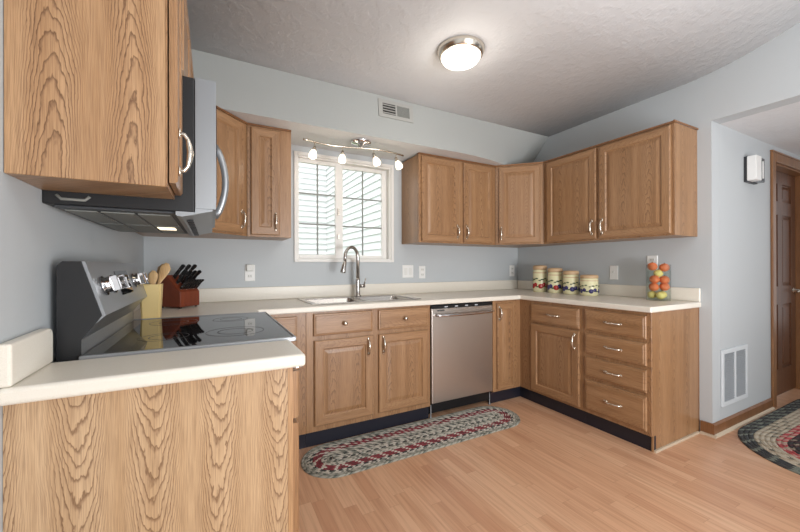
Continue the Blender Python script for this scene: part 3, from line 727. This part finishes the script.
for x0, x1 in ((.03, .10), (.11, .19), (.20, .285)):
    for y0, y1 in ((-1.55, -1.22), (-1.20, -.86)):
        mb.box(x0, x1, y0, y1, mz0 - .009, mz0 - .0062, 'vent_grey')
mb.build('grease_filter', mw)
mb = MB(); mb.box(.205, .265, -1.16, -1.06, mz0 - .0115, mz0 - .0093, 'lit_hood_lamp'); mb.build('lamp_lens', mw)
mb = MB(); mb.prism([(.302, mz0 - .0003), (.302, mz0 - .012), (.318, mz0 - .016), (.402, mz0 + .006), (.402, mz0 + .0115), (.3535, mz0 + .0115), (.3535, mz0 - .0003)], 'y', ry0, ry1, 'silver_panel')
for k in range(12):
    y = -1.5 + k * .055; mb.box(.325, .345, y, y + .02, mz0 - .017, mz0 - .012, 'black_plastic')
mb.build('front_vent', mw)
mb = MB(); mb.tube([(.03, ry0 - .0012, 1.363), (.04, ry0 - .0025, 1.352), (.09, ry0 - .0025, 1.352), (.10, ry0 - .0012, 1.363)], .004, 'vent_grey', 8); mb.build('bracket', mw)

# ------------------------------------------------------------------ lights
cx, cy = 1.735, -1.165
cl = thing('ceiling_light', (cx, cy, H), 'round frosted dome light with a brushed nickel ring on the ceiling', 'ceiling light')
mb = MB(); mb.lathe([(.09, -.0005), (.140, -.0005), (.144, -.006), (.138, -.022), (.130, -.040), (.121, -.047), (.119, -.042), (.09, -.03)], (cx, cy, H), 'nickel', n=48, caps=False); mb.build('ring', cl)
mb = MB(); mb.lathe([(.118, -.040), (.119, -.050), (.106, -.068), (.076, -.083), (.04, -.090), (.001, -.092)], (cx, cy, H), 'lit_dome', n=40); mb.build('dome', cl)
L_ = light('dome_bulb', 'POINT', (cx, cy, H - .19), (cx, cy, 0), 4, (1, .93, .82), .1); 

tl = thing('track_light', (1.42, -.33, ZS), 'nickel track light with four small glass spot heads above the window', 'track light')
mb = MB(); mb.lathe([(.078, -.0005), (.08, -.006), (.074, -.026), (.03, -.034), (.018, -.05), (.006, -.056)], (1.42, -.33, ZS), 'chrome', n=28); mb.build('canopy', tl)
bar = []
for k in range(25):
    t = k / 24; x = .98 + .81 * t; bar.append((x, -.33 + .035 * math.sin(2 * math.pi * t), 2.078))
mb = MB(); mb.tube(bar, .0075, 'nickel', 10); mb.build('bar', tl)
for x, lean in ((1.065, -.6), (1.28, -.35), (1.515, .5), (1.715, .5)):
    t = (x - .98) / .81; y = -.33 + .035 * math.sin(2 * math.pi * t)
    mb = MB(); mb.tube([(x, y, 2.072), (x, y, 2.035)], .004, 'nickel', 8)
    d = Vector((lean * .5, -.35, -1)).normalized(); p0 = Vector((x, y, 2.035))
    mb.tube([p0 - d * .012, p0 + d * .018, p0 + d * .03], [.010, .016, .019], 'nickel', 14); hd = mb.build('spot_head', tl)
    mb = MB(); mb.tube([p0 + d * .0305, p0 + d * .05, p0 + d * .075, p0 + d * .085], [.018, .026, .030, .026], 'lit_bulb', 16); mb.build('glass_shade', hd)
    light('spot_bulb', 'POINT', p0 + d * .13, p0 + d, 0.45, (1, .86, .68), .03)

# ------------------------------------------------------------------ vents, chime, plates
def in_plane_y(mb, y0): pass
v = thing('ceiling_vent', (1.67, -.43, 2.31), 'off-white air register on the soffit above the window', 'vent')
tw = math.atan2(.040, H - ZS)
Mv = Matrix.Translation((1.52, -.4418, 2.308)) @ Matrix.Rotation(-tw, 4, 'X')
mb = MB(Mv); w_, h_ = .303, .142
mb.cells([0, .035, .145, .158, .268, w_], [0, .028, .114, h_], lambda i, j: not (j == 1 and i in (1, 3)), 0, 1, 'register_paint')
for vv_ in mb.bm.verts: 
    c = Mv.inverted() @ vv_.co; vv_.co = Mv @ Vector((c.x, -.006 * c.z, c.y))
mb.build('frame', v, bevel=.001)
mb = MB(Mv); mb.box(.03, .15, -.001, -.0002, .02, .12, 'vent_dark'); mb.box(.15, .272, -.001, -.0002, .02, .12, 'vent_grey'); mb.build('backing', v)
mb = MB(Mv)
for k in range(4):
    z = .034 + k * .0215; mb.box(.036, .144, -.007, -.0012, z, z + .006, 'register_paint'); 
for k in range(9):
    z = .031 + k * .0093; mb.box(.159, .267, -.004, -.0012, z, z + .006, 'vent_grey')
mb.build('louvre', v)

rg = thing('return_grille', (3.76, YO, .177), 'white return-air grille low on the hall wall', 'vent')
gx0, gx1, gz0, gz1 = 3.545, 3.963, .178, .575
Mg = Matrix.Translation((gx0, YO - .0005, gz0)); mb = MB(); gw, gh = gx1 - gx0, gz1 - gz0
mb.cells([0, .03, gw / 2 - .012, gw / 2 + .012, gw - .03, gw], [0, .03, gh - .03, gh], lambda i, j: not (j == 1 and i in (1, 3)), 0, 1, 'grille_white')
for vv_ in mb.bm.verts: c = vv_.co.copy(); vv_.co = Mg @ Vector((c.x, -.012 * c.z, c.y))
mb.build('frame', rg, bevel=.003)
mb = MB(Mg); mb.box(.02, gw - .02, -.002, 0, .02, gh - .02, 'vent_grey'); mb.build('backing', rg)
mb = MB(Mg)
for k in range(26):
    z = .032 + k * .013
    for x0, x1 in ((.031, gw / 2 - .013), (gw / 2 + .013, gw - .031)): mb.prism([(-.0085, z), (-.010, z + .003), (-.003, z + .009), (-.0021, z + .006)], 'x', x0, x1, 'louvre_grey')
mb.build('louvre', rg)

ch = thing('door_chime', (4.0, YO, 1.80), 'white and silver door chime box high on the hall wall', 'door chime')
yy = YO - .0006
mb = MB(); mb.box(3.935, 4.115, yy - .022, yy, 1.795, 1.985, 'dark_grey'); mb.build('back_plate', ch)
mb = MB(); mb.box(3.92, 4.015, yy - .075, yy - .0225, 1.80, 1.98, 'white_plastic'); mb.build('cover', ch, bevel=.003)
mb = MB(); mb.box(4.0155, 4.125, yy - .06, yy - .0225, 1.80, 1.98, 'mirror_grey'); mb.build('side_box', ch, bevel=.003)
mb = MB(); mb.box(4.075, 4.09, yy - .066, yy - .0605, 1.825, 1.955, 'white_plastic'); mb.build('tone_bar', ch)

def plate(label, M, w, h, kind):
    p = M @ Vector((w / 2, 0, 0)); r = thing('switch_plate' if kind.startswith('switch') else 'outlet_plate', p, label, 'switch' if kind.startswith('switch') else 'outlet')
    mb = MB(M); mb.rings_rect(w, h, [(0, -.003), (.004, -.006)], ['white_plastic'] * 2, -.0005); mb.build('plate', r)
    if kind == 'switch2':
        for x in (w * .3, w * .7):
            mb = MB(M); mb.box(x - .016, x + .016, -.009, -.0062, h / 2 - .033, h / 2 + .033, 'ivory_plastic'); mb.build('rocker', r, bevel=.001)
    elif kind == 'switch':
        mb = MB(M); mb.box(w / 2 - .005, w / 2 + .005, -.016, -.0062, h / 2 - .004, h / 2 + .014, 'ivory_plastic'); mb.build('toggle', r, bevel=.001)
    else:
        for z in (h * .3, h * .7):
            mb = MB(M); mb.box(w / 2 - .016, w / 2 + .016, -.008, -.0062, z - .014, z + .014, 'ivory_plastic')
            mb.box(w / 2 - .009, w / 2 - .006, -.0086, -.0081, z - .004, z + .007, 'vent_dark'); mb.box(w / 2 + .006, w / 2 + .009, -.0086, -.0081, z - .004, z + .007, 'vent_dark'); mb.build('socket', r)
    return r
r = plate('white outlet on the back wall left of the window with a night light plugged in', Matrix.Translation((.617, 0, 1.06)), .073, .122, 'outlet')
mb = MB(); mb.box(.628, .68, -.035, -.009, 1.135, 1.185, 'ivory_plastic'); nl = mb.build('night_light', origin=(.654, -.022, 1.135), bevel=.006); tag(nl, 'small white night light plugged into the outlet left of the window', 'night light')
plate('double-width white switch plate just right of the window', Matrix.Translation((1.957, 0, 1.062)), .118, .118, 'switch2')
plate('single white outlet beside the double switch plate under the two-door cabinet', Matrix.Translation((2.137, 0, 1.053)), .07, .118, 'outlet')
plate('white outlet on the back wall close to the right corner', Matrix.Translation((3.30, 0, 1.055)), .072, .122, 'outlet')
plate('white toggle switch plate on the right wall between canisters and fruit jar', frame_matrix((W, -1.040, 1.052), -R90), .072, .118, 'switch')
plate('white outlet on the right wall right behind the fruit jar', frame_matrix((W, -1.338, 1.13), -R90), .075, .118, 'outlet')

# ------------------------------------------------------------------ counter items
def canister(y, x, rad, h, label, fruits):
    r = thing('canister', (x, y, Z1 + .0006), label, 'canister', 'fruit canisters in a row')
    z = Z1 + .0006
    mb = MB(); mb.lathe([(rad * .9, 0), (rad * .97, .006), (rad, .02), (rad, h * .76), (rad * .93, h * .82), (rad * .9, h * .83)], (x, y, z), 'cream_glaze', n=32)
    mb.lathe([(rad * 1.003, h * .70), (rad * 1.015, h * .71), (rad * 1.015, h * .725), (rad * 1.003, h * .735)], (x, y, z), 'tan_lid', n=32, caps=False)
    for ang, zz, s, m in fruits:
        a_ = math.radians(ang); px, py = x + math.cos(a_) * rad * .985, y + math.sin(a_) * rad * .985
        rings = []; e = Vector((-math.sin(a_), math.cos(a_), 0)); nn = Vector((math.cos(a_), math.sin(a_), 0))
        sq = (1, 1) if m != 'green_leaf' else (1.3, .55)
        for q, o_ in ((1, 0), (.9, .0035), (.6, .006), (.02, .007)):
            rings.append([Vector((px, py, z + zz * h)) + (e * math.cos(2 * math.pi * k / 14) * sq[0] * 1.0 + Vector((0, 0, 1)) * math.sin(2 * math.pi * k / 14) * sq[1]) * s * q + nn * (o_ - (s * q * math.cos(2 * math.pi * k / 14)) ** 2 / (2 * rad)) for k in range(14)])
        mb.loft(rings, m)
    mb.build('jar', r)
    mb = MB(); mb.lathe([(rad * .97, h * .832), (rad * 1.02, h * .845), (rad * 1.02, h * .90), (rad * 1.0, h * .94), (rad * .94, h * .975), (rad * .8, h * .99), (rad * .3, h), (.002, h * 1.002)], (x, y, z), 'tan_lid', n=32); mb.build('lid', r)
C = 212   # angle facing the camera
def fr(m1, m2, k=1.0):
    L = []
    for i in range(5):
        a_ = C - 180 + i * 72 - 22; mm = m1 if i % 2 else m2
        L.append((a_, .22, .025 * k, mm)); L.append((a_ + 27, .27, .021 * k, m2)); L.append((a_ + 13, .47, .013 * k, 'green_leaf')); L.append((a_ - 8, .43, .010 * k, 'green_leaf')); L.append((a_ + 38, .50, .012 * k, 'green_leaf')); L.append((a_ + 46, .20, .012 * k, 'green_leaf'))
    return L
canister(-.437, 3.27, .066, .262, 'tallest cream canister, painted with red fruit', fr('red_glaze', 'red_glaze'))
canister(-.612, 3.27, .066, .236, 'second tallest cream canister, painted with blue and red fruit', fr('red_glaze', 'blue_glaze'))
canister(-.779, 3.27, .066, .212, 'second shortest cream canister, painted with dark blue fruit', fr('blue_glaze', 'blue_glaze', .9))
canister(-.955, 3.27, .070, .178, 'shortest cream canister with blue fruit, last in the row towards the glass jar', fr('blue_glaze', 'blue_glaze', .8))

jx, jy, jr, jh = 3.30, -1.475, .076, .262; jz = Z1 + .0006
mb = MB(); mb.lathe([(.001, 0.0), (jr * .95, 0), (jr, .006), (jr, jh), (jr - .0035, jh), (jr - .0035, .012), (jr * .9, .008), (.001, .008)], (jx, jy, jz), 'jar_glass', n=40, caps=False)
j = mb.build('glass_jar', origin=(jx, jy, jz)); tag(j, 'clear glass cylinder jar of orange and yellow fruit on the right counter', 'jar')
def fruit(dx, dy, z, r_, m, label):
    mb = MB(); c = (jx + dx, jy + dy, jz + z); rings = []; nu, nv = 18, 11
    for k in range(nv + 1):
        ph = math.pi * k / nv; q = max(math.sin(ph), .01); zz = -math.cos(ph)
        rings.append([(c[0] + r_ * q * math.cos(2 * math.pi * i / nu) * (1 + .03 * math.sin(3 * 2 * math.pi * i / nu + k)), c[1] + r_ * q * math.sin(2 * math.pi * i / nu) * (1 + .03 * math.sin(3 * 2 * math.pi * i / nu + k)), c[2] + r_ * zz * .93) for i in range(nu)])
    mb.loft(rings, m)
    mb.lathe([(.004, 0), (.005, .003), (.002, .006)], (c[0], c[1], c[2] + r_ * .9), 'green_leaf', n=8)
    nm = 'orange' if m == 'orange_fruit' else 'lemon'
    o_ = mb.build(nm, origin=(c[0], c[1], c[2] - r_ * .93)); tag(o_, label, 'fruit', 'fruit in the glass jar')
FR = .031
# camera-facing direction is about (-.66,-.75); left in picture = (-.75,.66)
def at(l, f): return (-.75 * l - .66 * f, .66 * l - .75 * f)
for l, f, z, m, lab in ((.0, .038, .038, 'lemon_fruit', 'yellow fruit at the bottom centre of the glass jar'), (.033, -.019, .039, 'lemon_fruit', 'yellow fruit at the bottom left of the glass jar, partly behind'), (-.033, -.019, .039, 'lemon_fruit', 'yellow fruit at the bottom right of the glass jar, partly behind'),
                        (.034, .014, .098, 'orange_fruit', 'orange fruit in the second layer at the left of the glass jar'), (-.035, .012, .100, 'orange_fruit', 'orange fruit in the second layer at the right of the glass jar'),
                        (.030, .015, .154, 'orange_fruit', 'orange fruit in the third layer at the left of the glass jar'), (-.035, .012, .150, 'orange_fruit', 'orange fruit in the third layer at the right of the glass jar'),
                        (.0, -.0, .197, 'lemon_fruit', 'yellow fruit at mid height near the top centre of the jar'), (.038, .0, .248, 'orange_fruit', 'highest orange fruit at the top left of the glass jar'), (-.036, .008, .240, 'orange_fruit', 'orange fruit at the top right of the glass jar')):
    fruit(*at(l, f), z, (FR - .001) if 'yellow' in lab else FR + .001, m, lab)

# utensil crock with wooden utensils
ux, uy, uz = .135, -.752, Z1 + .0006
cr = thing('utensil_crock', (ux, uy, uz), 'square yellow utensil holder at the far corner of the range', 'utensil holder')
mb = MB()
def sq(h, s, r_=.01):
    return [(ux + sx * s, uy + sy * s, uz + h) for sx, sy in ((-1, -.8), (-.8, -1), (.8, -1), (1, -.8), (1, .8), (.8, 1), (-.8, 1), (-1, .8))]
mb.loft([sq(.165, .040), sq(.01, .034), sq(0, .037), sq(0.003, .038), sq(.163, .0455), sq(.168, .0455), sq(.168, .0405)], 'crock_yellow', caps=False, smooth=False)
mb.face([mb.v(p) for p in sq(.01, .034)], 'crock_yellow'); mb.build('body', cr, normals=False)
def spoon(dx, dy, tx, ty, tz, kind, label):
    b = Vector((ux + dx, uy + dy, uz + .016)); t_ = Vector((ux + tx, uy + ty, uz + tz)); d = (t_ - b)
    side = d.cross(Vector((-.3, -.9, 0))).normalized()
    mb = MB(); n = 12; P = []
    rings = []; nn = d.normalized().cross(side).normalized()
    for k in range(n + 1):
        s_ = k / n; w_ = .006 if s_ < .62 else .006 + (.020 if kind == 'spoon' else .017) * math.sin(min(1, (s_ - .62) / .3) * R90)
        if s_ > .9: w_ *= math.sqrt(max(.05, 1 - ((s_ - .9) / .105) ** 2))
        th = .0055 if s_ < .62 else .0035
        c = b + d * s_; rings.append([c + side * w_ * math.cos(2 * math.pi * i / 10) + nn * th * math.sin(2 * math.pi * i / 10) for i in range(10)])
    mb.loft(rings, 'beech'); o_ = mb.build('wooden_spoon' if kind == 'spoon' else 'wooden_spatula', origin=b); tag(o_, label, 'utensil', 'wooden utensils in the yellow crock')
spoon(-.024, .0, .066, .008, .272, 'spoon', 'pale wooden spoon leaning furthest right in the yellow crock')
spoon(-.02, .015, .05, .03, .268, 'spatula', 'pale wooden spatula standing behind the leaning spoon in the crock')
spoon(-.01, -.012, .012, -.02, .235, 'spatula', 'short pale wooden spatula leftmost in the yellow crock')

# knife block
kx, ky, kz = .231, -.372, Z1 + .0006
fdir = Vector((.72, -.69, 0)).normalized(); sdir = Vector((.69, .72, 0)).normalized()
kb = thing('knife_block', (kx, ky, kz), 'reddish cherry wood knife block on the counter beyond the range', 'knife block')
Mk = Matrix(((fdir.x, sdir.x, 0, kx), (fdir.y, sdir.y, 0, ky), (0, 0, 1, kz), (0, 0, 0, 1)))
mb = MB(Mk); mb.prism([(-.17, .008), (0, .008), (0, .10), (-.11, .205), (-.17, .14)], 'y', 0, .145, 'cherry_block'); mb.build('body', kb, bevel=.004) if False else None
mb = MB(Mk)
pr = [(-.17, .008), (0, .008), (0, .10), (-.11, .205), (-.17, .14)]
A_ = [mb.v((p[0], 0, p[1])) for p in pr]; B_ = [mb.v((p[0], .145, p[1])) for p in pr]
mb.face(A_, 'cherry_block'); mb.face(B_[::-1], 'cherry_block')
for i in range(5): mb.face([A_[i], A_[(i + 1) % 5], B_[(i + 1) % 5], B_[i]], 'cherry_block')
mb.build('body', kb, bevel=.004)
for dx, dy in ((-.155, .015), (-.015, .015), (-.155, .13), (-.015, .13)):
    mb = MB(Mk); mb.lathe([(.007, 0), (.008, .0078)], (dx, dy, 0), 'black_plastic', n=10); mb.build('foot', kb)
u_ = Vector((.105, 0, .110)).normalized()      # out of the slot face
t_ = Vector((-.110, 0, .105)).normalized()     # up along the slot face
def knife(s_along, y, L, w_, label, group):
    base = Vector((0, y, .10)) + t_ * s_along
    mb = MB(Mk); p0 = base - u_ * .05
    def sect(c, a, b): return [c + t_ * sa * a + Vector((0, sb * b, 0)) for sa, sb in ((-1, -1), (1, -1), (1, 1), (-1, 1))]
    mb.loft([sect(base + u_ * .001, w_ * .9, .004), sect(base + u_ * .008, w_ * .95, .0045)], 'chrome', smooth=False)
    mb.loft([sect(base + u_ * .0085, w_ * .75, .0042), sect(base + u_ * (L * .3), w_ * .85, .0048), sect(base + u_ * (L * .6), w_ * .7, .0045), sect(base + u_ * (L * .92) - t_ * .003, w_ * .95, .0048), sect(base + u_ * L - t_ * .006, w_ * .6, .004)], 'black_plastic', smooth=False)
    for q in (.3, .62): 
        c = base + u_ * (L * q); mb.box(c.x - .002, c.x + .002, y - .0056, y + .0056, c.z - .002, c.z + .002, 'chrome')
    o_ = mb.build('knife', origin=Mk @ base, bevel=.001); tag(o_, label, 'knife', group)
for k in range(7):
    knife(.022, .015 + k * .0192, .085, .008, ['steak knife nearest the camera at the left end of the lower row in the block', 'second steak knife from the left in the lower row of the block', 'third steak knife from the left in the lower row of the block', 'middle steak knife of the seven in the lower row', 'third steak knife from the right in the lower row of the block', 'second steak knife from the right in the lower row of the block', 'steak knife at the right end of the lower row in the block'][k], 'black-handled steak knives')
for k in range(4):
    knife(.070, .022 + k * .033, .115, .012, ['large black-handled knife at the left end of the middle row in the block', 'large black-handled knife second from left in the middle row', 'large black-handled knife second from right in the middle row', 'large black-handled knife at the right end of the middle row'][k], 'large black-handled knives')
for k in range(3):
    knife(.118, .03 + k * .043, .12, .013, ['topmost black-handled knife at the left of the knife block', 'topmost black-handled knife in the centre of the knife block', 'topmost black-handled knife at the right of the knife block'][k], 'large black-handled knives')

# ------------------------------------------------------------------ braided rugs
def stadium(cx, cy, a, r, n):
    """points and running length; a = half straight length, r = radius"""
    per = 4 * a + 2 * math.pi * r; P = []
    for i in range(n):
        s = per * i / n; q = s
        if q < 2 * a: p = (cx - a + q, cy - r)
        elif q < 2 * a + math.pi * r: t = (q - 2 * a) / r - R90; p = (cx + a + r * math.cos(t), cy + r * math.sin(t))
        elif q < 4 * a + math.pi * r: p = (cx + a - (q - 2 * a - math.pi * r), cy + r)
        else: t = (q - 4 * a - math.pi * r) / r + R90; p = (cx - a + r * math.cos(t), cy + r * math.sin(t))
        P.append((p[0], p[1], s))
    return P, per
def rug(cx, cy, x_half, r_out, bw, bands, thick, label, n=220):
    mb = MB(); uvd = []
    a = x_half - r_out; uvl = mb.bm.loops.layers.uv.new('UVMap')
    k = 0; r = r_out
    while r > bw * .25:
        m = bands[min(k, len(bands) - 1)]; rc = max(r - bw / 2, .003)
        cols = []
        prof = [(bw * .5, 0), (bw * .52, thick * .5), (bw * .3, thick * .93), (0, thick), (-bw * .3, thick * .93), (-bw * .5, thick * .55)]
        ref, per = stadium(cx, cy, a, rc, n)
        rows = []
        for off, z in prof:
            P, _ = stadium(cx, cy, a, max(rc + off, .001), n)
            # same parameter: recompute from ref angle
            row = []
            for (x, y, s) in ref:
                px = min(max(x, cx - a), cx + a); dx, dy = x - px, y - cy; l = math.hypot(dx, dy) or 1
                rad = max(rc + off, .0005); row.append(mb.v((px + dx / l * rad, cy + dy / l * rad, .0006 + z)))
            rows.append(row)
        mi = mb.mi(m)
        for j in range(len(rows) - 1):
            for i in range(n):
                i2 = (i + 1) % n
                f = mb.bm.faces.new([rows[j][i], rows[j][i2], rows[j + 1][i2], rows[j + 1][i]]); f.material_index = mi; f.smooth = True
                s0, s1 = per * i / n, per * (i + 1) / n; sh = k * .013
                for lp, (uu, vv) in zip(f.loops, ((s0, j), (s1, j), (s1, j + 1), (s0, j + 1))): lp[uvl].uv = (uu + sh, vv / (len(rows) - 1))
        k += 1; r -= bw
    return mb.build('braided_rug', origin=(cx, cy, 0.0006), normals=False)
o_ = rug(1.69, -.80, .83, .198, .0165, ['braid_grey', 'braid_grey', 'braid_pale', 'braid_dot', 'braid_maroon', 'braid_maroon', 'braid_maroon', 'braid_pale', 'braid_pale', 'braid_grey', 'braid_dot', 'braid_pale'], .010, '')
tag(o_, 'narrow oval braided rug in grey, white and maroon before the sink cabinets', 'rug')
o_ = rug(4.30, -2.285, 1.02, .50, .026, ['braid_black', 'braid_black', 'braid_black', 'braid_tan', 'braid_tan', 'braid_tan', 'braid_tan', 'braid_pink', 'braid_pink', 'braid_wine', 'braid_wine', 'braid_wine', 'braid_tan', 'braid_black'], .012, '', 260)
tag(o_, 'large oval braided rug with black border and dark red centre at the hall', 'rug')
